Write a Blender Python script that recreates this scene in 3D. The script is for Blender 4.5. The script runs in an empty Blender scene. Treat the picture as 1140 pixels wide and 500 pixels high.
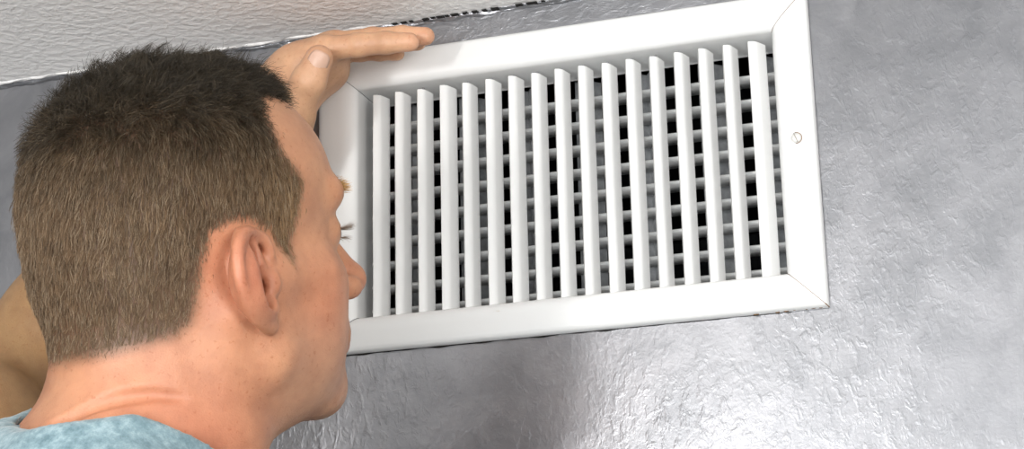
import bpy, bmesh, math, random
import numpy as np
from mathutils import Vector, Matrix, noise as mnoise

random.seed(7); rng = np.random.default_rng(7)
S = bpy.context.scene
COL = S.collection
Z0 = 2.15                      # height of the grille opening above the floor

# ------------------------------------------------------------------ camera
CAMP = (.5559, -1.3364, -.3622 + Z0); PITCH, ROLL, YAW, FPX = 1.8627, -.0224, .3162, 2090.0
cd = bpy.data.cameras.new('camera'); cam = bpy.data.objects.new('camera', cd); COL.objects.link(cam)
cam.matrix_world = (Matrix.Translation(CAMP) @ Matrix.Rotation(YAW, 4, 'Z') @ Matrix.Rotation(PITCH, 4, 'X')
                    @ Matrix.Rotation(ROLL, 4, 'Z'))
cd.sensor_width = 36; cd.lens = FPX / 1140 * 36; cd.clip_start = .02
S.camera = cam

# ------------------------------------------------------------------ light, exposure
S.view_settings.view_transform = 'Standard'; S.view_settings.look = 'None'
S.view_settings.exposure = 0.0; S.view_settings.gamma = 1; S.view_settings.use_curve_mapping = False
W = bpy.data.worlds.new('world'); S.world = W; W.use_nodes = True
W.node_tree.nodes['Background'].inputs[0].default_value = (.80, .88, 1, 1)
W.node_tree.nodes['Background'].inputs[1].default_value = .6

def area(name, loc, target, sx, sy, power, color=(1, 1, 1)):
    l = bpy.data.lights.new(name, 'AREA'); l.shape = 'RECTANGLE'; l.size = sx; l.size_y = sy
    l.energy = power; l.color = color
    o = bpy.data.objects.new(name, l); COL.objects.link(o); o.location = loc
    o.rotation_euler = (Vector(target) - Vector(loc)).to_track_quat('-Z', 'Y').to_euler()
    return o
area('bounce_flash', (-.15, -1.85, Z0 - .12), (-.30, -1.50, Z0 + .24), .18, .18, 12.5, (1, .985, .965))
area('softbox_lamp', (1.30, -1.60, Z0 - .12), (.10, -.1, Z0 + .05), .5, .5, 14.5, (1, .985, .96))
area('fill_light', (.4, -3.5, Z0 - .9), (.3, 0, Z0 + .2), 2.4, 1.4, 100, (.93, .97, 1))  # added fill from low in front, lifts ceiling and undersides; no window there

# ------------------------------------------------------------------ helpers
def nt(name):
    m = bpy.data.materials.new(name); m.use_nodes = True
    n = m.node_tree.nodes; b = n['Principled BSDF']
    return m, n, m.node_tree.links, b
def link(l, a, b): l.new(a, b)
def ramp(n, stops):
    r = n.new('ShaderNodeValToRGB'); e = r.color_ramp.elements
    while len(e) > len(stops): e.remove(e[-1])
    while len(e) < len(stops): e.new(.5)
    for k, (p, c) in enumerate(stops):
        e[k].position = p; e[k].color = (c[0], c[1], c[2], 1) if hasattr(c, '__len__') else (c, c, c, 1)
    return r
def noise(n, l, scale, detail=3, rough=.5, vec=None, dist=0):
    t = n.new('ShaderNodeTexNoise'); t.inputs['Scale'].default_value = scale
    t.inputs['Detail'].default_value = detail; t.inputs['Roughness'].default_value = rough
    t.inputs['Distortion'].default_value = dist
    if vec: l.new(vec, t.inputs['Vector'])
    return t
def coords(n, l, scale=(1, 1, 1), kind='Object', rot=(0, 0, 0)):
    c = n.new('ShaderNodeTexCoord'); m = n.new('ShaderNodeMapping')
    m.inputs['Scale'].default_value = scale; m.inputs['Rotation'].default_value = rot
    l.new(c.outputs[kind], m.inputs['Vector']); return m.outputs[0]
def bump(n, l, h, strength, dist, prev=None):
    b = n.new('ShaderNodeBump'); b.inputs['Strength'].default_value = strength; b.inputs['Distance'].default_value = dist
    l.new(h, b.inputs['Height'])
    if prev: l.new(prev, b.inputs['Normal'])
    return b.outputs[0]
def mixc(n, l, fac, a, b, mode='MIX'):
    m = n.new('ShaderNodeMix'); m.data_type = 'RGBA'; m.blend_type = mode
    for s, v in ((m.inputs[0], fac), (m.inputs[6], a), (m.inputs[7], b)):
        if hasattr(v, 'is_output') or isinstance(v, bpy.types.NodeSocket): l.new(v, s)
        elif hasattr(v, '__len__'): s.default_value = (*v[:3], 1)
        else: s.default_value = v
    return m.outputs[2]

def mk(name, verts, faces, mat, parent=None, smooth=False):
    me = bpy.data.meshes.new(name); me.from_pydata([tuple(v) for v in verts], [], faces); me.update()
    if smooth: me.polygons.foreach_set('use_smooth', [True] * len(me.polygons))
    if mat: me.materials.append(mat)
    o = bpy.data.objects.new(name, me); COL.objects.link(o)
    if parent: o.parent = parent
    return o
def mk_bm(name, bm, mat, parent=None, smooth=False):
    bmesh.ops.recalc_face_normals(bm, faces=bm.faces)
    me = bpy.data.meshes.new(name); bm.to_mesh(me); bm.free()
    if smooth: me.polygons.foreach_set('use_smooth', [True] * len(me.polygons))
    if mat: me.materials.append(mat)
    o = bpy.data.objects.new(name, me); COL.objects.link(o)
    if parent: o.parent = parent
    return o
def boxbm(bm, x0, x1, y0, y1, z0, z1):
    v = [bm.verts.new(p) for p in ((x0,y0,z0),(x1,y0,z0),(x1,y1,z0),(x0,y1,z0),(x0,y0,z1),(x1,y0,z1),(x1,y1,z1),(x0,y1,z1))]
    for f in ((0,3,2,1),(4,5,6,7),(0,1,5,4),(1,2,6,5),(2,3,7,6),(3,0,4,7)): bm.faces.new([v[k] for k in f])
def box(name, x0, x1, y0, y1, z0, z1, mat, parent=None):
    bm = bmesh.new(); boxbm(bm, x0, x1, y0, y1, z0, z1); return mk_bm(name, bm, mat, parent)
def struct(o): o['kind'] = 'structure'; return o

# ------------------------------------------------------------------ materials
def m_silver():
    m, n, l, b = nt('silver_wall_paint')
    v = coords(n, l)
    big = noise(n, l, 3.2, 3, .5, v); mid = noise(n, l, 22, 4, .6, v, .6)
    c = ramp(n, [(.3, (.27, .275, .29)), (.7, (.38, .38, .40))]); l.new(mid.outputs[0], c.inputs[0])
    l.new(c.outputs[0], b.inputs['Base Color'])
    b.inputs['Metallic'].default_value = .86
    r = ramp(n, [(.3, .27), (.7, .36)]); l.new(big.outputs[0], r.inputs[0]); l.new(r.outputs[0], b.inputs['Roughness'])
    # drips and orange peel of a rolled paint coat
    vs = coords(n, l, (1, 1, .6)); drip = noise(n, l, 150, 3, .6, vs, .45)
    peel = noise(n, l, 230, 3, .6, v, .3); fine = noise(n, l, 420, 2, .5, v)
    smooth_mask = ramp(n, [(.42, .08), (.60, 1)]); l.new(noise(n, l, 4.0, 2, .5, v).outputs[0], smooth_mask.inputs[0])
    dr = ramp(n, [(.48, 0), (.72, 1)]); l.new(drip.outputs[0], dr.inputs[0])
    mul = n.new('ShaderNodeMath'); mul.operation = 'MULTIPLY'
    l.new(dr.outputs[0], mul.inputs[0]); l.new(smooth_mask.outputs[0], mul.inputs[1])
    nn = bump(n, l, noise(n, l, 9, 3, .5, v).outputs[0], .22, .004)
    nn = bump(n, l, mul.outputs[0], .34, .0005, nn)
    nn = bump(n, l, peel.outputs[0], .42, .00030, nn)
    nn = bump(n, l, fine.outputs[0], .15, .00015, nn)
    # brushed-on lumps along the ceiling
    sp = n.new('ShaderNodeSeparateXYZ'); l.new(v, sp.inputs[0]); zr = n.new('ShaderNodeMapRange')
    zr.inputs[1].default_value = .205; zr.inputs[2].default_value = .225; l.new(sp.outputs[2], zr.inputs[0])
    mz = n.new('ShaderNodeMath'); mz.operation = 'MULTIPLY'; l.new(zr.outputs[0], mz.inputs[0])
    l.new(noise(n, l, 130, 4, .65, coords(n, l, (.5, 1, 1)), .6).outputs[0], mz.inputs[1])
    nn = bump(n, l, mz.outputs[0], .6, .0016, nn)
    l.new(nn, b.inputs['Normal']); return m
def m_ceiling():
    m, n, l, b = nt('ceiling_plaster')
    v = coords(n, l)
    b.inputs['Base Color'].default_value = (.88, .865, .845, 1); b.inputs['Roughness'].default_value = .6
    a = noise(n, l, 135, 3, .5, v, .2); r = ramp(n, [(.40, 0), (.65, 1)]); l.new(a.outputs[0], r.inputs[0])
    nn = bump(n, l, r.outputs[0], .45, .0014); nn = bump(n, l, noise(n, l, 300, 2, .5, v).outputs[0], .3, .0006, nn)
    l.new(nn, b.inputs['Normal']); return m
def m_white():
    m, n, l, b = nt('white_enamel_paint')
    v = coords(n, l)
    spot = noise(n, l, 60, 5, .7, v, .3)
    r = ramp(n, [(.70, (.80, .80, .79)), (.78, (.70, .66, .60))]); l.new(spot.outputs[0], r.inputs[0])
    l.new(r.outputs[0], b.inputs['Base Color'])
    b.inputs['Roughness'].default_value = .38; b.inputs['Coat Weight'].default_value = .1
    nn = bump(n, l, noise(n, l, 40, 3, .5, v).outputs[0], .25, .0012)
    nn = bump(n, l, noise(n, l, 260, 2, .5, v).outputs[0], .1, .0004, nn)
    l.new(nn, b.inputs['Normal']); return m
def m_plain(name, col, rough=.5, metal=0, nscale=0, namt=.2):
    m, n, l, b = nt(name)
    b.inputs['Roughness'].default_value = rough; b.inputs['Metallic'].default_value = metal
    t = noise(n, l, nscale or 50, 4, .6, coords(n, l))
    r = ramp(n, [(.3, tuple(c * (1 - namt) for c in col)), (.7, tuple(min(1, c * (1 + namt)) for c in col))])
    l.new(t.outputs[0], r.inputs[0]); l.new(r.outputs[0], b.inputs['Base Color'])
    return m
SILVER = m_silver(); CEIL = m_ceiling(); WHITE = m_white()
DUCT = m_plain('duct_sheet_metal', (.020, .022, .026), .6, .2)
DAMPER = m_plain('damper_steel', (.34, .35, .36), .45, .2, 120, .25)
CRACK = m_plain('dark_crack', (.012, .010, .009), .9)
RUST = m_plain('rusty_grime', (.20, .11, .05), .85, 0, 300, .5)
SCREWM = m_plain('painted_screw', (.74, .73, .70), .35, .1, 200, .08)
ROOMW = m_plain('room_wall_paint', (.42, .41, .40), .8)
FLOORM = m_plain('floor_carpet', (.50, .46, .42), .9)

# ------------------------------------------------------------------ setting
OX0, OX1, OZ0, OZ1 = -.0092, .3325, -.0035, .1880      # grille opening (relative to Z0)
FX0, FX1, FZ0, FZ1 = -.0449, .3613, -.0314, .2187     # grille outer edge
ZC = .2435
T = .10
bm = bmesh.new()
HX0, HX1, HZ0, HZ1 = OX0 - .004, OX1 + .004, OZ0 - .004, OZ1 + .004
boxbm(bm, -1.6, HX0, 0, T, -Z0, ZC + .001); boxbm(bm, HX1, 2.4, 0, T, -Z0, ZC + .001)
boxbm(bm, HX0, HX1, 0, T, HZ1, ZC + .001); boxbm(bm, HX0, HX1, 0, T, -Z0, HZ0)
bmesh.ops.remove_doubles(bm, verts=bm.verts, dist=1e-5)
wall = struct(mk_bm('wall_back', bm, SILVER)); wall.location.z = Z0
wall['label'] = 'glossy silver painted wall with drips around the vent'
c = struct(box('ceiling', -1.7, 2.5, -3.6, .2, ZC, ZC + .1, CEIL)); c.location.z = Z0
struct(box('floor', -1.7, 2.5, -3.6, .2, -.1, 0, FLOORM))
struct(box('wall_left', -1.7, -1.6, -3.6, 0, 0, Z0 + ZC, m_plain('left_wall_dark_paint', (.05, .055, .065), .7)))
struct(box('wall_right', 2.4, 2.5, -3.6, 0, 0, Z0 + ZC, ROOMW))
struct(box('wall_front', -1.7, 2.5, -3.7, -3.6, 0, Z0 + ZC, ROOMW))

# duct behind the hole: a part of the wall
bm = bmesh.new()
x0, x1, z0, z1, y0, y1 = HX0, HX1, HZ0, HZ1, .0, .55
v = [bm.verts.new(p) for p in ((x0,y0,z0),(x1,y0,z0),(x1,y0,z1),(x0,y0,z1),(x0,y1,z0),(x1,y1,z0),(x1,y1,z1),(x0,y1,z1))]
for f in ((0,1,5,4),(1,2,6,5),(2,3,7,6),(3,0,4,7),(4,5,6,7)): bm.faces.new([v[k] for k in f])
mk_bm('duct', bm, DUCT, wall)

# lumpy silver caulk bead in the corner under the ceiling
def bead(name, xa, xb, y, z, r, amp, mat, seg=700, nr=7, arc=(math.pi, 1.5 * math.pi), seed=0., stretch=1.):
    V, F = [], []
    for i in range(seg + 1):
        x = xa + (xb - xa) * i / seg
        for j in range(nr + 1):
            a = arc[0] + (arc[1] - arc[0]) * j / nr
            rr = r * (1 + amp * mnoise.noise(Vector((x * 45 * stretch, j * .45, seed))) + .5 * amp * mnoise.noise(Vector((x * 160, j * .8, seed + 4))))
            V.append((x, y + rr * math.cos(a), z + rr * math.sin(a)))
    for i in range(seg):
        for j in range(nr):
            a = i * (nr + 1) + j; F.append((a, a + nr + 1, a + nr + 2, a + 1))
    o = mk(name, V, F, mat, None, True); o.location.z = Z0; return o
b_ = struct(bead('trim_1', -1.6, 2.3, .0015, ZC + .001, .0045, .45, SILVER, 1500)); b_['label'] = 'lumpy silver painted bead along the ceiling joint'
b_ = struct(bead('trim_2', -1.6, .02, -.0055, ZC + .0012, .0022, .9, CEIL, 900, 5, (math.pi, 2 * math.pi), 9.)); b_['label'] = 'ragged white paint edge at the ceiling joint'
# broken crack between bead and ceiling
bm = bmesh.new(); x = .02
while x < .15:
    w = random.uniform(.003, .009); t = random.uniform(.0, .0006); zz = ZC - .0009
    if random.random() < .7: boxbm(bm, x, x + w, -.0062 - random.random() * .0006, -.001, zz - t, zz + .0002)
    x += w + random.uniform(.0004, .0050)
o = struct(mk_bm('trim_3', bm, CRACK)); o.location.z = Z0; o['label'] = 'dark broken crack under the ceiling'

# ------------------------------------------------------------------ grille
vent = bpy.data.objects.new('air_vent', None); COL.objects.link(vent); vent.location = (0, 0, Z0)
vent['label'] = 'white metal wall air vent with vertical slats on the silver wall under the ceiling'; vent['category'] = 'vent'
# rail profile: s = 0 outer edge .. 1 inner edge, then inward into the throat; (s, protrusion)
PROF = [(.0, .0008), (.0, .0030), (.02, .0058), (.07, .0078), (.16, .0088), (.35, .0098), (.55, .0106), (.68, .0108),
        (.80, .0103), (.90, .0090), (.96, .0070), (1.0, .0040), (1.0, -.010), (1.0, -.034), (1.035, -.0342), (1.035, -.036)]
C4 = {'o': [(FX0, FZ0), (FX1, FZ0), (FX1, FZ1), (FX0, FZ1)], 'i': [(OX0, OZ0), (OX1, OZ0), (OX1, OZ1), (OX0, OZ1)]}
def rail(a, b, gap=.0003):
    oa, ob = Vector(C4['o'][a]), Vector(C4['o'][b]); ia, ib = Vector(C4['i'][a]), Vector(C4['i'][b])
    N = 60; V, F = [], []
    d = (ob - oa).normalized()
    for k in range(N + 1):
        t = k / N
        for j, (s, h) in enumerate(PROF):
            p0 = oa.lerp(ia, s) + d * gap; p1 = ob.lerp(ib, s) - d * gap
            p = p0.lerp(p1, t)
            wob = .0005 * mnoise.noise(Vector((p.x * 14, p.y * 14, a * 3.1)))
            V.append((p.x, -h - (wob if 0 < j < 12 else 0), p.y))
    M = len(PROF)
    for k in range(N):
        for j in range(M - 1):
            q = k * M + j; F.append((q, q + 1, q + M + 1, q + M))
    o = mk('frame_rail', V, F, WHITE, vent, True)
    mod = o.modifiers.new('weighted', 'WEIGHTED_NORMAL'); return o
rails = [rail(0, 1), rail(1, 2), rail(2, 3), rail(3, 0)]
# dark joint line under the mitres
bm = bmesh.new()
for k in (1, 2):
    bm = bmesh.new()
    oa, ia = Vector(C4['o'][k]), Vector(C4['i'][k]); nrm = Vector((-(ia - oa).y, (ia - oa).x)).normalized() * .0004
    pr = [(s, h - .00025) for s, h in PROF[1:12]]
    for j in range(len(pr) - 1):
        p, q = oa.lerp(ia, pr[j][0]), oa.lerp(ia, pr[j + 1][0])
        vs = [bm.verts.new((w.x, -hh, w.y)) for w, hh in ((p - nrm, pr[j][1]), (p + nrm, pr[j][1]), (q + nrm, pr[j + 1][1]), (q - nrm, pr[j + 1][1]))]
        bm.faces.new(vs)
    mk_bm('miter_joint', bm, RUST, vent)
# dark crack under the lower rail and rust flecks near the right corner
V, F = [], []; N = 260
for i in range(N + 1):
    x = FX0 + .002 + (FX1 - .03 - FX0) * i / N; w = .0016 * max(0, .55 + mnoise.noise(Vector((x * 60, 0, 2))) * 1.2) * (1 - .55 * i / N)
    V += [(x, -.0012, FZ0 + .0006), (x, -.0006, FZ0 - w)]
for i in range(N): F.append((2 * i, 2 * i + 1, 2 * i + 3, 2 * i + 2))
mk('joint_crack', V, F, CRACK, vent)
bm = bmesh.new()
for k in range(34):
    x = FX1 - abs(random.gauss(0, .045)) - .004; z = FZ0 + random.uniform(-.0002, .0026)
    r = random.uniform(.0004, .0013); t = (z - FZ0) / .0322
    bmesh.ops.create_icosphere(bm, subdivisions=1, radius=1, matrix=Matrix.Translation((x, -.0030 - 30 * t * t * .01 - t * .03, z)) @ Matrix.Diagonal((r * 2.2, .0006, r * .6, 1)))
o = mk_bm('rust_fleck', bm, RUST, vent, True); o['kind'] = 'stuff'

# vertical blades (aerofoil section) and their pins
def blade_mesh(chord, thick, ang, ztop, zbot, seed):
    half = []
    n = 9
    for k in range(n + 1):                       # teardrop: round nose, tapering tail
        u = k / n; x = u * chord
        half.append((x, thick * .5 * min(1, 1.9 * math.sqrt(max(u, 0)) * .95) * (1 - .50 * u ** 1.6)))
    sec = [(x, y) for x, y in half] + [(x, -y) for x, y in reversed(half[1:])]
    ca, sa = math.cos(ang), math.sin(ang)
    V, F = [], []; L = 26
    for i in range(L + 1):
        z = zbot + (ztop - zbot) * i / L
        ch = 0.0
        for (u, w) in sec:                       # u along the chord into the duct, w across
            px = u * sa + w * ca; py = u * ca - w * sa
            V.append((px + .00025 * mnoise.noise(Vector((z * 20, w * 90, seed))), py, z))
    M = len(sec)
    for i in range(L):
        for j in range(M):
            a = i * M + j; b = i * M + (j + 1) % M; F.append((a, b, b + M, a + M))
    F.append(tuple(range(M))[::-1]); F.append(tuple(L * M + k for k in range(M)))
    return V, F
random.seed(3)
P = .0194
for i in range(17):
    ang = math.radians({16: 36, 0: 26, 3: 28}.get(i, random.uniform(19, 25)))
    V, F = blade_mesh(.0165, .0080, ang, .1825 + random.uniform(-.0006, .0003), -.0075, i * 1.7)
    o = mk('slat', V, F, WHITE, vent, True); o.location = (P * i + .0038, -.0058, 0)
    m = o.modifiers.new('e', 'EDGE_SPLIT'); m.split_angle = math.radians(50)
    bm = bmesh.new()
    bmesh.ops.create_cone(bm, segments=8, radius1=.0013, radius2=.0013, depth=.1905, matrix=Matrix.Translation((.003, .0055, .0890)), cap_ends=True)
    mk_bm('pin', bm, DAMPER, o, True)
# horizontal louvres
for k in range(9):
    z = .1655 - .01965 * k
    sec = [(0, .0), (.0004, .0010), (.0018, .0017), (.006, .0018), (.0190, .0006), (.0190, -.0006), (.006, -.0018), (.0018, -.0017), (.0004, -.0010)]
    V, F = [], []; M = len(sec)
    for x in (OX0 - .002, OX1 + .002):
        for (y, w) in sec: V.append((x, .0235 + y, z + w - y * .10))
    for j in range(M): F.append((j, (j + 1) % M, (j + 1) % M + M, j + M))
    mk('louver', V, F, WHITE, vent, True)
# damper blades far behind
for k in range(7):
    x = .008 + k * .0512 + random.uniform(-.001, .001)
    bm = bmesh.new()
    for (u0, u1, d0, d1) in ((0, .0070, .046, .053), (.0070, .0100, .053, .047), (.0100, .0190, .047, .056)):
        a = [bm.verts.new((x + u, d, zz)) for (u, d) in ((u0, d0), (u1, d1)) for zz in (OZ0 - .002, OZ1 + .002)]
        bm.faces.new((a[0], a[2], a[3], a[1]))
    bmesh.ops.remove_doubles(bm, verts=bm.verts, dist=1e-6)
    o = mk_bm('damper_blade', bm, DAMPER, vent); s_ = o.modifiers.new('s', 'SOLIDIFY'); s_.thickness = .0008
# slotted screws on the side rails
def screw(x, z, rot, label):
    bm = bmesh.new(); R = .0041
    prof = [(0, .0022), (.5, .0021), (.8, .0016), (1, .0006), (1.02, -.001)]
    rings = []
    for (r, h) in prof[1:]:
        rings.append([bm.verts.new((R * r * math.cos(a), -h, R * r * math.sin(a))) for a in [2 * math.pi * q / 28 for q in range(28)]])
    c = bm.verts.new((0, -prof[0][1], 0))
    for q in range(28):
        bm.faces.new((c, rings[0][q], rings[0][(q + 1) % 28]))
        for a, b in zip(rings, rings[1:]): bm.faces.new((a[q], b[q], b[(q + 1) % 28], a[(q + 1) % 28]))
    s = mk_bm('screw', bm, SCREWM, vent, True); s.location = (x, -.0100, z)
    bm = bmesh.new(); boxbm(bm, -.00045, .00045, -.00235, -.0012, -.0038, .0038)
    t = mk_bm('slot', bm, m_plain('slot_grime', (.38, .36, .33), .8), s); t.rotation_euler.y = rot
    bm = bmesh.new()   # grimy ring pressed in the paint round the head
    a0 = [bm.verts.new((R * 1.0 * math.cos(a), -.0007, R * 1.0 * math.sin(a))) for a in [2 * math.pi * q / 28 for q in range(28)]]
    a1 = [bm.verts.new((R * 1.13 * math.cos(a), -.0006, R * 1.13 * math.sin(a))) for a in [2 * math.pi * q / 28 for q in range(28)]]
    for q in range(28): bm.faces.new((a0[q], a1[q], a1[(q + 1) % 28], a0[(q + 1) % 28]))
    mk_bm('rim', bm, RUST, s)
    return s
screw(.3467, .0985, math.radians(-20), '')
screw(-.0285, .0985, math.radians(40), '')

# ------------------------------------------------------------------ implicit modelling kit (for the body)
class Grid:
    def __init__(s, lo, hi, h):
        s.lo = np.array(lo, float); s.h = h
        s.n = np.ceil((np.array(hi) - s.lo) / h).astype(int) + 1
        s.D = np.full(s.n, .05, np.float32)
        s.ax = [(s.lo[k] + h * np.arange(s.n[k])).astype(np.float32) for k in range(3)]
    def sub(s, lo, hi, pad):
        i0 = np.clip(np.floor((np.array(lo) - pad - s.lo) / s.h).astype(int), 0, s.n)
        i1 = np.clip(np.ceil((np.array(hi) + pad - s.lo) / s.h).astype(int) + 1, 0, s.n)
        if (i1 <= i0).any(): return None, None
        sl = tuple(slice(a, b) for a, b in zip(i0, i1))
        return sl, (s.ax[0][sl[0]][:, None, None], s.ax[1][sl[1]][None, :, None], s.ax[2][sl[2]][None, None, :])
    def put(s, lo, hi, f, k, mode='add'):
        sl, P = s.sub(lo, hi, max(.012, k * 1.5))
        if sl is None: return
        d = f(*P); a = s.D[sl]
        if mode == 'add':
            h = np.maximum(k - np.abs(a - d), 0) / k if k > 0 else 0
            s.D[sl] = np.minimum(a, d) - h * h * k * .25
        else:
            d = -d; h = np.maximum(k - np.abs(a - d), 0) / k if k > 0 else 0
            s.D[sl] = np.maximum(a, d) + h * h * k * .25
    def cone(s, a, b, ra, rb, k=.012, mode='add', sym=False):
        for m in ((1, -1) if sym else (1,)):
            A = np.array(a, float) * (1, m, 1); B = np.array(b, float) * (1, m, 1); R = max(ra, rb)
            ba = B - A; L = max(ba @ ba, 1e-12)
            def f(x, y, z):
                t = np.clip(((x - A[0]) * ba[0] + (y - A[1]) * ba[1] + (z - A[2]) * ba[2]) / L, 0, 1)
                return np.sqrt((x - A[0] - t * ba[0]) ** 2 + (y - A[1] - t * ba[1]) ** 2 + (z - A[2] - t * ba[2]) ** 2) - (ra + (rb - ra) * t)
            s.put(np.minimum(A, B) - R, np.maximum(A, B) + R, f, k, mode)
    def ell(s, c, r, k=.012, mode='add', sym=False, M=None):
        for m in ((1, -1) if sym else (1,)):
            C = np.array(c, float) * (1, m, 1); r_ = np.array(r, float); R = r_.max()
            Q = np.eye(3) if M is None else np.array(M) * np.array([1, m, 1])   # rows: local axes
            def f(x, y, z):
                X, Y, Z = x - C[0], y - C[1], z - C[2]
                u = [(Q[i, 0] * X + Q[i, 1] * Y + Q[i, 2] * Z) for i in range(3)]
                k0 = np.sqrt(sum((u[i] / r_[i]) ** 2 for i in range(3))); k1 = np.sqrt(sum((u[i] / r_[i] ** 2) ** 2 for i in range(3)))
                return k0 * (k0 - 1) / np.maximum(k1, 1e-6)
            s.put(C - R, C + R, f, k, mode)
    def chain(s, pts, rs, k=.004, mode='add', sym=False, sub=1):
        if sub > 1:
            Q = np.concatenate([np.array(pts, float), np.array(rs, float)[:, None]], 1); Q = np.concatenate([Q[:1], Q, Q[-1:]]); out = []
            for i in range(1, len(Q) - 2):
                for t in np.arange(sub) / sub:
                    a, b, c, d = Q[i - 1:i + 3]; out.append(.5 * (2 * b + (c - a) * t + (2 * a - 5 * b + 4 * c - d) * t * t + (3 * b - a - 3 * c + d) * t ** 3))
            out.append(Q[-2]); out = np.array(out); pts, rs = out[:, :3], out[:, 3]
        for i in range(len(pts) - 1): s.cone(pts[i], pts[i + 1], rs[i], rs[i + 1], k, mode, sym)
    def mesh(s):
        D = s.D; ins = D < 0
        # active cells
        c = np.zeros(tuple(np.array(D.shape) - 1), np.int8)
        for i in (0, 1):
            for j in (0, 1):
                for k in (0, 1):
                    c += ins[i:ins.shape[0] - 1 + i, j:ins.shape[1] - 1 + j, k:ins.shape[2] - 1 + k]
        act = (c > 0) & (c < 8); idx = np.argwhere(act)
        num = -np.ones(act.shape, np.int32); num[act] = np.arange(len(idx))
        acc = np.zeros((len(idx), 3)); cnt = np.zeros(len(idx))
        co = [(i, j, k) for i in (0, 1) for j in (0, 1) for k in (0, 1)]
        for a in co:
            for ax in range(3):
                if a[ax]: continue
                b = list(a); b[ax] = 1
                da = D[idx[:, 0] + a[0], idx[:, 1] + a[1], idx[:, 2] + a[2]]; db = D[idx[:, 0] + b[0], idx[:, 1] + b[1], idx[:, 2] + b[2]]
                m = (da < 0) != (db < 0); t = np.where(m, da / np.where(m, da - db, 1), 0)
                p = np.tile(np.array(a, float), (len(idx), 1)); p[:, ax] += t
                acc[m] += p[m]; cnt[m] += 1
        V = (idx + acc / cnt[:, None]) * s.h + s.lo
        F = []
        for ax in range(3):
            sa = [slice(None)] * 3; sb = [slice(None)] * 3; sa[ax] = slice(0, -1); sb[ax] = slice(1, None)
            A, B = ins[tuple(sa)], ins[tuple(sb)]
            e = np.argwhere(A != B); u, w = (ax + 1) % 3, (ax + 2) % 3
            e = e[(e[:, u] > 0) & (e[:, w] > 0) & (e[:, u] < D.shape[u] - 1) & (e[:, w] < D.shape[w] - 1)]
            fl = A[e[:, 0], e[:, 1], e[:, 2]]
            q = []
            for du, dw in ((1, 1), (0, 1), (0, 0), (1, 0)):
                p = e.copy(); p[:, u] -= du; p[:, w] -= dw; q.append(num[p[:, 0], p[:, 1], p[:, 2]])
            q = np.stack(q, 1); q[~fl] = q[~fl][:, ::-1]; F.append(q)
        F = np.concatenate(F); F = F[(F >= 0).all(1)]
        return V, F
def np_mesh(name, V, F, mat, parent=None, smooth=True):
    me = bpy.data.meshes.new(name); me.vertices.add(len(V)); me.vertices.foreach_set('co', np.asarray(V, np.float32).ravel())
    n = F.shape[1]; me.loops.add(F.size); me.loops.foreach_set('vertex_index', F.astype(np.int32).ravel())
    me.polygons.add(len(F)); me.polygons.foreach_set('loop_start', np.arange(len(F), dtype=np.int32) * n)
    me.polygons.foreach_set('use_smooth', np.full(len(F), smooth)); me.update(calc_edges=True); me.validate()
    if mat: me.materials.append(mat)
    o = bpy.data.objects.new(name, me); COL.objects.link(o)
    if parent: o.parent = parent
    return o
def vnormals(V, F):
    n = np.cross(V[F[:, 2]] - V[F[:, 0]], V[F[:, 3]] - V[F[:, 1]]); N = np.zeros_like(V)
    for k in range(4): np.add.at(N, F[:, k], n)
    return N / np.maximum(np.linalg.norm(N, axis=1), 1e-12)[:, None]
def colattr(o, name, C):
    a = o.data.color_attributes.new(name, 'FLOAT_COLOR', 'POINT'); C = np.concatenate([C, np.ones((len(C), 1))], 1)
    a.data.foreach_set('color', C.astype(np.float32).ravel())
def sstep(a, b, x): t = np.clip((x - a) / (b - a), 0, 1); return t * t * (3 - 2 * t)

# ------------------------------------------------------------------ person: materials
def m_skin():
    m, n, l, b = nt('skin')
    v = coords(n, l)
    at = n.new('ShaderNodeVertexColor'); at.layer_name = 'tint'
    blot = noise(n, l, 45, 4, .6, v); r1 = ramp(n, [(.35, (.84, .74, .70)), (.65, (1.10, 1.06, 1.02))]); l.new(blot.outputs[0], r1.inputs[0])
    c = mixc(n, l, .8, at.outputs[0], r1.outputs[0], 'MULTIPLY')
    sp = noise(n, l, 330, 3, .6, v); r2 = ramp(n, [(.60, (1, 1, 1)), (.72, (.80, .66, .56))]); l.new(sp.outputs[0], r2.inputs[0])
    c = mixc(n, l, .75, c, r2.outputs[0], 'MULTIPLY')
    l.new(c, b.inputs['Base Color'])
    b.inputs['Roughness'].default_value = .48; b.inputs['Subsurface Weight'].default_value = .18
    b.inputs['Subsurface Radius'].default_value = (.012, .005, .003); b.inputs['Subsurface Scale'].default_value = .5
    vo = n.new('ShaderNodeTexVoronoi'); vo.inputs['Scale'].default_value = 900; l.new(v, vo.inputs['Vector'])
    nn = bump(n, l, vo.outputs[0], .25, .0004); nn = bump(n, l, noise(n, l, 160, 3, .6, v).outputs[0], .3, .0006, nn)
    l.new(nn, b.inputs['Normal']); return m
def m_hair():
    m, n, l, b = nt('hair')
    at = n.new('ShaderNodeVertexColor'); at.layer_name = 'tint'; l.new(at.outputs[0], b.inputs['Base Color'])
    b.inputs['Roughness'].default_value = .5; b.inputs['Specular IOR Level'].default_value = .35; return m
def m_shirt():
    m, n, l, b = nt('heathered_knit')
    v = coords(n, l)
    a = noise(n, l, 110, 4, .75, v); r = ramp(n, [(.34, (.11, .19, .22)), (.5, (.19, .29, .325)), (.68, (.32, .43, .47))]); l.new(a.outputs[0], r.inputs[0])
    l.new(r.outputs[0], b.inputs['Base Color']); b.inputs['Roughness'].default_value = .9
    b.inputs['Sheen Weight'].default_value = .3
    nn = bump(n, l, noise(n, l, 500, 2, .5, v).outputs[0], .5, .0008); l.new(nn, b.inputs['Normal']); return m
SKIN = m_skin(); HAIR = m_hair(); SHIRT = m_shirt()

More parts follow.
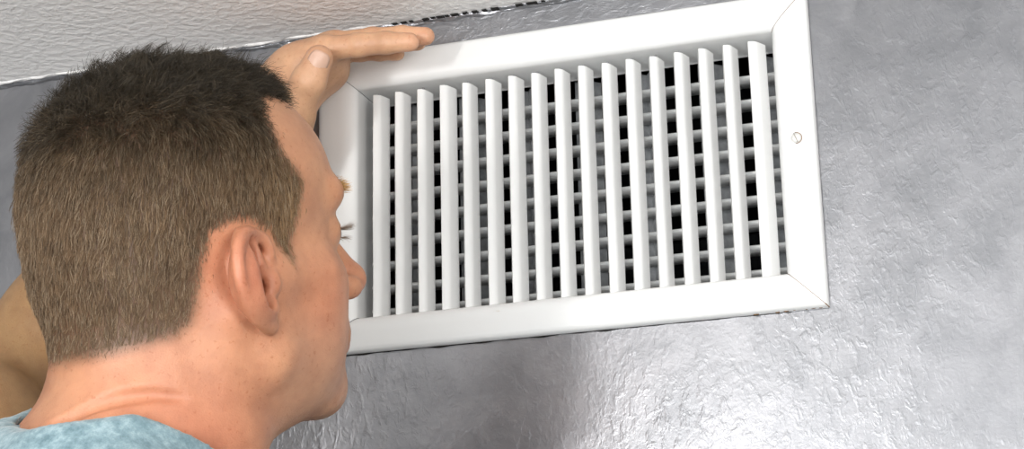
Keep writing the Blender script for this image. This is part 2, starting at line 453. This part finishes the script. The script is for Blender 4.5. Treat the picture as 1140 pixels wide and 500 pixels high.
# head pose: local x = face forward, y = his left, z = up
HP = Vector((.0325, -.3551, -.0670 + Z0)); HYAW, HPIT, HROL = 1.0188, .2429, .1304
def R3(yaw, pitch, roll):
    cy, sy = math.cos(yaw), math.sin(yaw); cp, sp = math.cos(pitch), math.sin(pitch); cr, sr = math.cos(roll), math.sin(roll)
    return (np.array([[cy, -sy, 0], [sy, cy, 0], [0, 0, 1]]) @ np.array([[cp, 0, -sp], [0, 1, 0], [sp, 0, cp]])
            @ np.array([[1, 0, 0], [0, cr, -sr], [0, sr, cr]]))
HR = R3(HYAW, HPIT, HROL); HT = np.array(HP)
def toW(P): return np.asarray(P) @ HR.T + HT
def toL(P): return (np.asarray(P) - HT) @ HR

person = bpy.data.objects.new('person', None); COL.objects.link(person); person.location = (-.02, -.42, 1.0)
person['label'] = 'short-haired man in blue-grey shirt peering into the vent, hand on its frame'
person['category'] = 'person'
POFF = np.array(person.location)

UP = .051
def trunk(G, off):
    G.cone((-.100, .03, -.17 + UP), (-.125, .165, -.245 + UP), .040 + off, .046 + off, .05, sym=True)
    G.cone((-.105, .0, -.26 + UP), (-.125, .0, -.40 + UP), .095 + off, .11 + off, .05)
    G.cone((-.105, .09, -.28 + UP), (-.115, .10, -.40 + UP), .080 + off, .09 + off, .05, sym=True)
    G.ell((-.060, 0, -.22 + UP), (.05 + off, .075 + off, .05 + off), .04)

# ------------------------------------------------------------------ head, ears, neck, upper trunk
g = Grid((-.25, -.27, -.36), (.15, .27, .145), .0018)
# neck and trunk first, so the head blends onto them
g.cone((-.022, 0, -.02), (-.045, .002, -.15), .056, .061, .02)
g.cone((-.042, 0, .0), (-.060, .002, -.13), .043, .043, .03)
g.cone((-.015, .055, -.02), (-.010, .022, -.15), .016, .014, .02, sym=True)
trunk(g, 0)
# skull
g.ell((-.006, 0, .050), (.096, .0745, .082), .02)
g.ell((.030, 0, .058), (.062, .060, .058), .02)
g.ell((-.045, 0, .012), (.050, .058, .048), .02)
# face
g.ell((.045, 0, -.010), (.048, .056, .062), .02)
g.cone((.010, .064, .0), (.052, .050, -.003), .008, .015, .015, sym=True)
g.ell((.058, .036, -.006), (.022, .018, .016), .015, sym=True)
g.cone((.087, .010, .044), (.074, .046, .047), .010, .0085, .012, sym=True)
g.ell((.078, 0, -.036), (.026, .027, .028), .018)
g.cone((.008, .058, .0), (.012, .050, -.046), .012, .015, .02, sym=True)
g.cone((.012, .050, -.046), (.068, .018, -.071), .016, .017, .02, sym=True)
g.ell((.0795, 0, -.074), (.0165, .021, .0175), .013)
g.ell((.032, 0, -.052), (.046, .044, .024), .02)
g.ell((.012, 0, -.075), (.044, .042, .024), .025)
g.ell((.043, .033, -.034), (.033, .026, .034), .02, sym=True)
# eyes: sockets, then lids
g.ell((.098, .033, .024), (.016, .018, .013), .014, 'cut', sym=True)
g.ell((.072, .032, .024), (.0145, .0155, .0135), .005, sym=True)
g.cone((.088, .020, .0225), (.084, .046, .0225), .0022, .0018, .003, 'cut', sym=True)
# nose
g.cone((.091, 0, .028), (.1140, 0, -.004), .0080, .0098, .010)
g.ell((.1160, 0, -.007), (.0105, .0110, .0100), .006)
g.ell((.1045, .0130, -.0115), (.0105, .0070, .0080), .005, sym=True)
g.ell((.108, .006, -.0185), (.005, .0032, .004), .002, 'cut', sym=True)
# mouth
g.cone((.1020, 0, -.0375), (.0905, .022, -.042), .0055, .003, .006, sym=True)
g.cone((.1005, 0, -.0475), (.0900, .020, -.043), .0062, .003, .006, sym=True)
g.cone((.109, 0, -.0425), (.095, .024, -.0430), .0015, .001, .003, 'cut', sym=True)
# fold under the jaw
# ears, with their own tilted frame: (forward, up, outward)
EC = np.array([.0, .0700, -.002])
def earp(f, u, o):
    t = math.radians(8); fl = math.radians(27); f *= 1.12; u *= .89
    f2, u2 = f * math.cos(t) + u * -math.sin(t), u * math.cos(t) + f * math.sin(t)
    f2 = f2 * math.cos(fl) if f2 < 0 else f2
    return EC + np.array([f2, o + (-f * math.sin(fl) if f < 0 else 0), u2])
ef = earp(-1, 0, 0) - EC; ef = -ef / np.linalg.norm(ef); eu = earp(0, 1, 0) - EC; eo = np.cross(eu, -ef); eo /= np.linalg.norm(eo); 
if eo[1] < 0: eo = -eo
EM = np.array([ef, eu, eo])
g.cone(earp(-.008, .012, -.004), earp(-.006, -.008, -.004), .008, .008, .006, sym=True)
g.ell(earp(-.014, .004, .0045), (.0165, .0265, .0062), .005, sym=True, M=EM)
g.ell(earp(-.004, -.022, .003), (.0090, .0115, .0040), .005, sym=True, M=EM)
hel = [(.003, .003, .003), (.006, .014, .005), (.004, .0235, .006), (-.004, .0300, .007), (-.013, .0320, .0075), (-.0215, .0275, .008), (-.0270, .0170, .008),
       (-.0282, .0050, .0075), (-.0255, -.0070, .0065), (-.0195, -.0180, .005), (-.0110, -.0265, .0035), (-.0035, -.0310, .003)]
g.chain([earp(*p) for p in hel], [.0020, .0028, .0032, .0035, .0037, .0037, .0036, .0036, .0036, .0038, .0044, .0046], .0015, sym=True, sub=4)
ant = [(-.012, .0215, .0045), (-.0185, .0130, .0045), (-.0200, .0030, .0045), (-.0180, -.0080, .0045), (-.0115, -.0160, .0045), (-.005, -.0185, .0050)]
g.chain([earp(*p) for p in ant], [.0030, .0044, .0054, .0056, .0050, .0036], .007, sym=True, sub=4)
g.ell(earp(.0035, -.0035, .0060), (.0038, .0065, .0045), .004, sym=True, M=EM)
g.ell(earp(-.0075, -.0045, .0110), (.0085, .0115, .0115), .003, 'cut', sym=True, M=EM)
g.ell(earp(-.0090, .0170, .0110), (.0052, .0095, .0100), .0025, 'cut', sym=True, M=EM)
g.cone(earp(-.0070, -.0045, .004), earp(-.003, -.004, -.014), .0056, .0045, .002, 'cut', sym=True)
# crease across the nape, snapped to the neck surface
fold = []
for p in [(-.1027, -.0152, -.0692), (-.0965, -.0252, -.0653), (-.0889, -.0328, -.061), (-.0793, -.0415, -.0591), (-.0671, -.0498, -.0599), (-.0511, -.0563, -.0637)]:
    p = np.array(p); c = np.array([-.045, .001, p[2]]); d = (p - c) / np.linalg.norm(p - c)
    for _ in range(12):
        ix = np.round((p - g.lo) / g.h).astype(int); p = p - d * float(g.D[tuple(ix)]) * .8
    fold.append(p + d * (.0006 if len(fold) < 5 else .0022))
g.chain(fold, [.0004, .0012, .0020, .0022, .0014, .0002], .005, 'cut', sub=4)
VH, FH = g.mesh(); NH = vnormals(VH, FH)

def near(P, c, r): return np.exp(-(((P - np.array(c)) / r) ** 2).sum(1))
def head_tint(P):
    ay = np.abs(P[:, 1]); Q = np.stack([P[:, 0], ay, P[:, 2]], 1)
    base = np.tile(np.array([.51, .262, .148]), (len(P), 1))
    red = np.array([.56, .200, .118])
    w = .75 * near(Q, (-.018, .088, .004), .030) + .55 * near(Q, (-.06, .05, -.09), .06) + .5 * near(P, (.118, 0, -.01), .022) + .45 * near(Q, (.05, .055, -.02), .03)
    w = np.clip(w + .35 * sstep(-.05, -.12, P[:, 2]) * sstep(.02, -.06, P[:, 0]), 0, 1)[:, None]
    c = base * (1 - w) + red * w
    s = (.30 * sstep(-.015, -.05, P[:, 2]) * sstep(-.11, -.085, P[:, 2]) * sstep(.0, .03, P[:, 0]))[:, None]      # shaved beard area
    c = c * (1 - s) + np.array([.42, .27, .19]) * s
    lip = near(Q * [1, .45, 1], (.102, 0, -.0425), .0085)[:, None]
    c = c * (1 - lip) + np.array([.52, .22, .18]) * lip
    fold = near(Q * [1, .8, 1], (-.02, .078, .02), .02)[:, None]
    return c * (1 - .12 * fold)

# ------------------------------------------------------------------ left arm and hand (world frame, relative to Z0)
SH = np.array([-.150, -.300, -.225]); EL = np.array([-.205, -.220, -.098]); WR = np.array([-.0625, -.055, .1330])
ga = Grid((-.30, -.42, -.40), (.09, .02, .26), .0017)
ga.cone(SH, SH + (EL - SH) * .5, .056, .050, .03); ga.cone(SH + (EL - SH) * .5, EL, .050, .041, .03)
ga.ell(SH + (EL - SH) * .55 + np.array([.012, -.01, .0]), (.045, .045, .075), .03)
ga.cone(EL, EL + (WR - EL) * .30, .041, .045, .03); ga.cone(EL + (WR - EL) * .30, WR, .045, .0265, .03)
# hand: X = along the fingers, Y = from the index towards the little finger, Zp = back of the hand
hx = np.array([.985, .05, .10]); hx /= np.linalg.norm(hx)
tl = math.radians(26); hy = np.array([0, math.cos(tl), math.sin(tl)]); hy -= hx * (hx @ hy); hy /= np.linalg.norm(hy); hz = np.cross(hx, hy)
KN = np.array([-.0040, -.083, .1945])             # index knuckle
def hp(a, b, c): return KN + hx * a + hy * b + hz * c
WR2 = np.array([-.0600, -.052, .1690])
ga.cone(WR, WR2, .0255, .0235, .02)
ga.cone(WR2, hp(-.004, .006, -.003), .018, .0125, .02); ga.cone(WR2, hp(-.004, .028, -.001), .018, .0125, .02)
ga.cone(WR2, hp(-.010, .048, -.004), .018, .0115, .02); ga.cone(WR2, hp(-.018, .064, -.008), .017, .0105, .02)
ga.ell(hp(-.028, .032, -.014), (.030, .034, .015), .015)
fing = [(0, [27, 22, 19], 9.2, (0, 0, 0), 3), (.0205, [30, 24, 19], 9.2, (.003, 0, .002), 3), (.0405, [27, 22, 18], 8.6, (-.003, 0, 0), 4), (.0580, [22, 16, 15], 7.5, (-.012, 0, -.006), 5)]
for b, L, r, off, bend in fing:
    p = hp(off[0], b + off[1], off[2]); ang = math.radians(2); r *= .001; prev = r * 1.08
    ga.cone(hp(-.02, b * .9 + .003, -.004), p, .0105, prev, .008)
    for q, ll in enumerate(L):
        ang += math.radians(bend); d = hx * math.cos(ang) - hz * math.sin(ang)
        e = p + d * ll * .001; nr = r * (1.0, .94, .80)[q]
        ga.cone(p, e, prev, nr, .0025); ga.ell(p, (prev * 1.04,) * 3, .002)
        p, prev = e, nr
# thumb: rises in front of the index knuckle, nail towards the viewer
TH = [np.array([-.0435, -.070, .1230]), np.array([-.0290, -.090, .1400]), np.array([-.0085, -.105, .1605]), np.array([.0015, -.108, .1765])]
ga.cone(WR, TH[0], .022, .018, .02)
ga.cone(TH[0], TH[1], .0190, .0155, .012); ga.cone(TH[1], TH[2], .0146, .0130, .006); ga.cone(TH[2], TH[3], .0134, .0108, .004)
ga.cone(TH[1], hp(-.03, .012, -.008), .010, .012, .018)
VA, FA = ga.mesh(); NA = vnormals(VA, FA)
VAw = VA + np.array([0, 0, Z0])
armC = np.tile(np.array([.36, .215, .10]), (len(VA), 1))  # forearm darker and golden: head shadow and warm bounce put into its tint
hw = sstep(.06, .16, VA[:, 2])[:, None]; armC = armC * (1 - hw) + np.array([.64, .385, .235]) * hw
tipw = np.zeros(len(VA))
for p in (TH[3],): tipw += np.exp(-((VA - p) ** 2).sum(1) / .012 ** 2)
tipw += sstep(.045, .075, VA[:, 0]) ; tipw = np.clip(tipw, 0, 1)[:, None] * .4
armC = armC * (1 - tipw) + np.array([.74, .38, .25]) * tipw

HPOLY = np.array([(.076, .106), (.060, .104), (.040, .1035), (.027, .1015), (.027, .092), (.031, .072), (.043, .057), (.040, .042), (.033, .020), (.026, -.004), (.016, .008), (.006, .023),
                  (-.004, .030), (-.016, .031), (-.026, .024), (-.031, .008), (-.034, -.012), (-.038, -.026), (-.048, -.034), (-.062, -.036), (-.080, -.040), (-.12, -.045), (-.18, .05), (-.12, .2), (.076, .2)])
def inside_poly(x, z):
    r = np.zeros(len(x), bool); n = len(HPOLY)
    for i in range(n):
        x0, z0 = HPOLY[i]; x1, z1 = HPOLY[(i + 1) % n]
        c = ((z0 > z) != (z1 > z)) & (x < (x1 - x0) * (z - z0) / (z1 - z0 + 1e-12) + x0); r ^= c
    return r
def poly_dist(x, z):
    d = np.full(len(x), 1e9); n = len(HPOLY)
    for i in range(n):
        a = HPOLY[i]; b = HPOLY[(i + 1) % n]; ab = b - a; t = np.clip(((x - a[0]) * ab[0] + (z - a[1]) * ab[1]) / (ab @ ab), 0, 1)
        d = np.minimum(d, np.hypot(x - a[0] - t * ab[0], z - a[1] - t * ab[1]))
    return d
def sk_ok(P): return (np.abs(P[:, 1]) < .0795) & ~((np.abs(P[:, 1]) > .069) & (P[:, 0] > -.030) & (P[:, 0] < .012) & (P[:, 2] < .028))
headC = head_tint(VH)
sd_ = poly_dist(VH[:, 0], VH[:, 2]) * np.where(inside_poly(VH[:, 0], VH[:, 2]), 1, -1)
bl = (sstep(-.001, .011, sd_) * .88 * sk_ok(VH))[:, None]; tp = sstep(.05, .105, VH[:, 2])[:, None]
headC = headC * (1 - bl) + (np.array([.085, .052, .030]) * (1 - tp) + np.array([.016, .011, .007]) * tp) * bl
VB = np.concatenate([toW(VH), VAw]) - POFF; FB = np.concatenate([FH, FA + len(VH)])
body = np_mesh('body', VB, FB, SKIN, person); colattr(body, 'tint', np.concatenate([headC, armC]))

# thumb nail
def nail(c, up, out, w, l_, parent):
    up = Vector(up).normalized(); out = Vector(out); out = (out - up * out.dot(up)).normalized(); si = up.cross(out)
    V, F = [], []; A, B = 10, 10
    for i in range(A + 1):
        for j in range(B + 1):
            u = i / A * 2 - 1; t = j / B * 2 - 1
            rr = (abs(u) ** 3 + abs(t) ** 3) ** (1 / 3) if (u or t) else 0; mx = max(abs(u), abs(t))
            sc = mx / rr if rr else 1
            uu, tt = u * sc, t * sc
            V.append(tuple(Vector(c) + si * uu * w + up * tt * l_ + out * (-(uu ** 2) * w * .50 - (tt ** 2) * l_ * .12)))
    for i in range(A):
        for j in range(B): a = i * (B + 1) + j; F.append((a, a + 1, a + B + 2, a + B + 1))
    o = mk('nail', V, F, NAILM, parent, True); s = o.modifiers.new('s', 'SOLIDIFY'); s.thickness = .0006; s.offset = 0; return o
NAILM = m_plain('nail', (.66, .42, .31), .4, 0, 90, .05)
tdir = TH[3] - TH[2]; tdir /= np.linalg.norm(tdir)
camdir = np.array([CAMP[0], CAMP[1], CAMP[2] - Z0]) - TH[3]; camdir /= np.linalg.norm(camdir)
tout = camdir + np.array([.0, 0, -.1]); tout -= tdir * (tout @ tdir); tout /= np.linalg.norm(tout)
nc = TH[3] - tdir * .0025 + tout * .0116
nail(Vector(nc + np.array([0, 0, Z0]) - POFF), tdir, tout, .0080, .0088, body)['label'] = 'pale pink thumbnail'

# eyeballs
EYE = m_plain('eye_white', (.80, .76, .72), .15, 0, 30, .04); IRIS = m_plain('iris', (.08, .11, .12), .1)
for s in (1, -1):
    bm = bmesh.new(); bmesh.ops.create_uvsphere(bm, u_segments=24, v_segments=16, radius=.0125)
    o = mk_bm('eye', bm, EYE, body, True); o.location = Vector(toW((.0742, s * .032, .0225)) - POFF)
    bm = bmesh.new(); bmesh.ops.create_uvsphere(bm, u_segments=20, v_segments=10, radius=.0058, matrix=Matrix.Diagonal((.35, 1, 1, 1)))
    i_ = mk_bm('iris', bm, IRIS, o, True); i_.matrix_parent_inverse = Matrix(); i_.location = Vector(HR @ np.array([.0112, 0, 0]))
    i_.rotation_euler = Matrix(HR.tolist()).to_euler()

# ------------------------------------------------------------------ hair
def strands(name, R0, DIRS, width, C0, C1, parent, cap=None):
    """R0 (n,3) roots, DIRS list of point arrays (n,k,3); tapered three-sided strands as one mesh"""
    P = DIRS; n, k, _ = P.shape
    Tn = np.gradient(P, axis=1); Tn /= np.maximum(np.linalg.norm(Tn, axis=2, keepdims=True), 1e-9)
    ref = rng.normal(size=(n, 1, 3)); A = np.cross(Tn, ref); A /= np.maximum(np.linalg.norm(A, axis=2, keepdims=True), 1e-9); B = np.cross(Tn, A)
    w = width[:, None] * np.linspace(1, .25, k)[None, :] ** .7
    V = np.empty((n, k, 3, 3))
    for j in range(3):
        a = 2 * math.pi * j / 3; V[:, :, j] = P + (A * math.cos(a) + B * math.sin(a)) * w[:, :, None]
    F = []
    base = (np.arange(n) * k * 3)[:, None]
    for i in range(k - 1):
        for j in range(3):
            F.append(np.concatenate([base + i * 3 + j, base + i * 3 + (j + 1) % 3, base + (i + 1) * 3 + (j + 1) % 3, base + (i + 1) * 3 + j], 1))
    F = np.concatenate(F); t = np.linspace(0, 1, k)[None, :, None, None]
    C = (C0[:, None, None, :] * (1 - t) + C1[:, None, None, :] * t) * np.ones((1, 1, 3, 1))
    V = V.reshape(-1, 3); C = C.reshape(-1, 3)
    if cap:
        F = np.concatenate([F, cap[1] + len(V)]); V = np.concatenate([V, cap[0]]); C = np.concatenate([C, cap[2]])
    o = np_mesh(name, V, F, HAIR, parent); colattr(o, 'tint', C); return o

fc = VH[FH].mean(1); fa = np.linalg.norm(np.cross(VH[FH[:, 2]] - VH[FH[:, 0]], VH[FH[:, 3]] - VH[FH[:, 1]]), axis=1) / 2
jx = rng.normal(size=(2, len(fc))) * .0016; fm = inside_poly(fc[:, 0] + jx[0], fc[:, 2] + jx[1]) & sk_ok(fc); fi = np.where(fm)[0]
NS = 85000
pick = rng.choice(fi, NS, p=fa[fi] / fa[fi].sum()); uv = rng.random((NS, 2))
q = VH[FH[pick]]; R = (q[:, 0] * (1 - uv[:, :1]) * (1 - uv[:, 1:]) + q[:, 1] * uv[:, :1] * (1 - uv[:, 1:]) + q[:, 2] * uv[:, :1] * uv[:, 1:] + q[:, 3] * (1 - uv[:, :1]) * uv[:, 1:])
Nn = NH[FH[pick]].mean(1); Nn /= np.linalg.norm(Nn, axis=1)[:, None]
edge = poly_dist(R[:, 0], R[:, 2]); keep = rng.random(NS) < np.clip(edge / .010, .04, 1)
R, Nn, edge = R[keep], Nn[keep], edge[keep]; n = len(R)
top = sstep(.075, .118, R[:, 2]); front = sstep(.02, .075, R[:, 0]) * sstep(.075, .095, R[:, 2])
low = sstep(.05, -.04, R[:, 2])
ln = (.0098 + .0085 * top + .008 * front - .006 * low) * rng.uniform(.7, 1.25, n); ln *= np.clip(.25 + edge / .022, 0, 1)
down = np.array([-.25, 0, -1.0]); fwd = np.array([1.0, 0, .05])
flow = down[None] * (1 - top[:, None]) + fwd[None] * top[:, None] * (.55 + .6 * front[:, None]) + rng.normal(size=(n, 3)) * (.18 + .22 * top[:, None])
side = sstep(.03, .05, R[:, 0]) * (1 - top); flow += side[:, None] * np.array([.1, 0, -.2])
flow -= Nn * (flow * Nn).sum(1)[:, None] * (.9 - .35 * front[:, None])
lift = (.52 + .34 * top + .1 * rng.normal(size=n))[:, None]
# clumps
NCL = 2600; ci = rng.choice(n, NCL, replace=False)
cell = {}
key = np.floor(R / .006).astype(int)
ck = np.floor(R[ci] / .006).astype(int)
for a, kk in zip(ci, map(tuple, ck)): cell.setdefault(kk, []).append(a)
clump = np.full(n, -1)
for i, kk in enumerate(map(tuple, key)):
    L = cell.get(kk)
    if L: clump[i] = L[(i * 7) % len(L)]
K = 5; tt = np.linspace(0, 1, K)
cur = rng.normal(size=(n, 3)) * (.12 + .5 * top[:, None])
def path(R, Nn, flow, ln, lift, cur):
    P = np.empty((len(R), K, 3)); P[:, 0] = R - Nn * .0006
    for k_ in range(1, K):
        t = tt[k_]; d = Nn * lift * (1 - .75 * t) + flow * (.45 + .8 * t) + cur * math.sin(3 * t)
        d /= np.maximum(np.linalg.norm(d, axis=1)[:, None], 1e-9)
        P[:, k_] = P[:, k_ - 1] + d * (ln / (K - 1))[:, None]
    return P
PH = path(R, Nn, flow, ln, lift, cur)
has = clump >= 0; cw = ((.45 + .35 * top) * np.clip(edge / .015, .15, 1))[:, None]
for k_ in range(1, K):
    tgt = PH[np.where(has, clump, 0), k_]
    w = np.where(has[:, None], cw * tt[k_] ** 1.3, 0)
    PH[:, k_] = PH[:, k_] * (1 - w) + tgt * w
# colour: near black-brown on top, grizzled brown on the sides, sandy at the sideburn
dark = np.array([.022, .016, .009]); brown = np.array([.150, .094, .051]); sand = np.array([.30, .185, .090]); grey = np.array([.40, .31, .21])
pn = np.array([mnoise.noise(Vector(p * 70)) for p in R])
wt = sstep(.040, .112, R[:, 2] + .010 * pn + .006 * rng.normal(size=n))[:, None]; ws = (sstep(-.01, .035, R[:, 0]) * sstep(.085, .03, R[:, 2]))[:, None]
col = brown * (1 - wt) + dark * wt; col = col * (1 - .8 * ws) + sand * .8 * ws
rv = np.where(has, rng.random(n)[np.where(has, clump, 0)], rng.random(n))[:, None]
col = col * (.6 + .5 * rv + .35 * rng.random((n, 1)))
gr = rng.random((n, 1)); col = np.where(gr > .80 + .08 * wt, col * .45 + grey * .55 * (1 - .72 * wt), col)
tuft = (front * sstep(.045, .070, R[:, 0]))[:, None]; col1 = col * 1.25 + np.array([.16, .11, .055]) * tuft
wd = rng.uniform(.00011, .00020, n)
hair = strands('hair', R, toW(PH) - POFF, wd, col, col1, body)
hair['kind'] = 'stuff'; hair['label'] = 'short brown hair, darker and longer on top'

# eyebrows and lashes
NEARF = VH[(VH[:, 0] > .05) & (NH[:, 0] > 0)]
def small_hair(name, pts, dirs, ln, w, col, bend=(0, 0, 0)):
    m = len(pts); P = np.empty((m, 4, 3)); P[:, 0] = pts; d = dirs / np.linalg.norm(dirs, axis=1)[:, None]
    for k_ in range(1, 4):
        P[:, k_] = P[:, k_ - 1] + d * (ln / 3)[:, None]; d = d + np.array(bend); d /= np.linalg.norm(d, axis=1)[:, None]
    C = np.array(col) * rng.uniform(.7, 1.3, (m, 1))
    o = strands(name, pts, toW(P) - POFF, np.full(m, w), C, C * 1.2, body); o['kind'] = 'stuff'; return o
for s in (1, -1):
    m = 420; t = rng.random(m); y = .012 + .040 * t; z = .0470 + .005 * np.sin(t * 2.6) + rng.normal(size=m) * .0018
    cand = NEARF[(NEARF[:, 2] > .02) & (NEARF[:, 2] < .07)]
    P_ = np.stack([np.array([cand[np.argmin((cand[:, 1] - s * a) ** 2 + (cand[:, 2] - b) ** 2), 0] for a, b in zip(y, z)]) - .0005, s * y, z], 1)
    d_ = np.stack([np.full(m, .5), s * (.5 + .5 * t), .35 - .5 * t], 1) + rng.normal(size=(m, 3)) * .25
    small_hair('eyebrow', P_, d_, rng.uniform(.004, .007, m), .00013, (.50, .30, .12))
    for zz, up_, cnt, L_ in ((.0250, .25, 110, .0105), (.0190, -.22, 60, .0065)):
        t = np.linspace(0, 1, cnt); a = (t - .5) * 2.2
        P_ = np.stack([.0742 + .0122 * np.cos(a), s * (.032 + .0128 * np.sin(a)), np.full(cnt, zz)], 1)
        d_ = np.stack([np.cos(a), s * np.sin(a), np.full(cnt, -.4 * up_)], 1) + rng.normal(size=(cnt, 3)) * .16
        small_hair('eyelash', P_, d_, rng.uniform(.7, 1.1, cnt) * L_, .00011, (.20, .15, .11), (0, 0, up_))

# ------------------------------------------------------------------ shirt (a shell over the trunk with sleeves)
def shirt_form(G, off):
    G.cone((-.022, 0, -.02), (-.045, .002, -.15), .056 + off, .061 + off, .02)
    G.cone((-.042, 0, .0), (-.060, .002, -.13), .043 + off, .043 + off, .03)
    trunk(G, off)
    G.cone((-.125, -.165, -.25 + UP), (-.110, -.215, -.44 + UP), .052 + off, .045 + off, .04)
    G.ell((-.12, 0, -.50), (.11 + off, .165 + off, .32), .05)
    sl = toL(np.array([SH, SH + (EL - SH) * .30]) + np.array([0, 0, Z0])); 
    G.cone((-.125, .165, -.25 + UP), sl[0], .052 + off, .058 + off, .04); G.cone(sl[0], sl[1], .058 + off, .060 + off, .02)
gs = Grid((-.30, -.32, -.82), (.10, .34, -.04), .0033)
gi = Grid((-.30, -.32, -.82), (.10, .34, -.04), .0033)
shirt_form(gs, .0085); shirt_form(gi, .0015)
gs.D = np.maximum(gs.D, -gi.D)
gx, gy, gz = gs.ax[0][:, None, None], gs.ax[1][None, :, None], gs.ax[2][None, None, :]
gs.D = np.maximum(gs.D, (gz - (-.069 - .58 * np.maximum(gx + .086, 0) + .12 * np.maximum(gy, 0) + .0012 * np.sin(gy * 160 + gx * 90))) * .88)
slm = toL(np.array([SH + (EL - SH) * .27, SH + (EL - SH) * .6]) + np.array([0, 0, Z0]))
gs.cone(slm[0], slm[1], .056, .058, .002, 'cut')
gs.D[:, :, 0:2] = .05; gs.D[0:2] = .05; gs.D[-2:] = .05; gs.D[:, 0:2] = .05; gs.D[:, -2:] = .05
VS, FS = gs.mesh()
shirt = np_mesh('shirt', toW(VS) - POFF, FS, SHIRT, body); shirt['label'] = 'heathered blue-grey knit shirt'
del g, ga, gs, gi
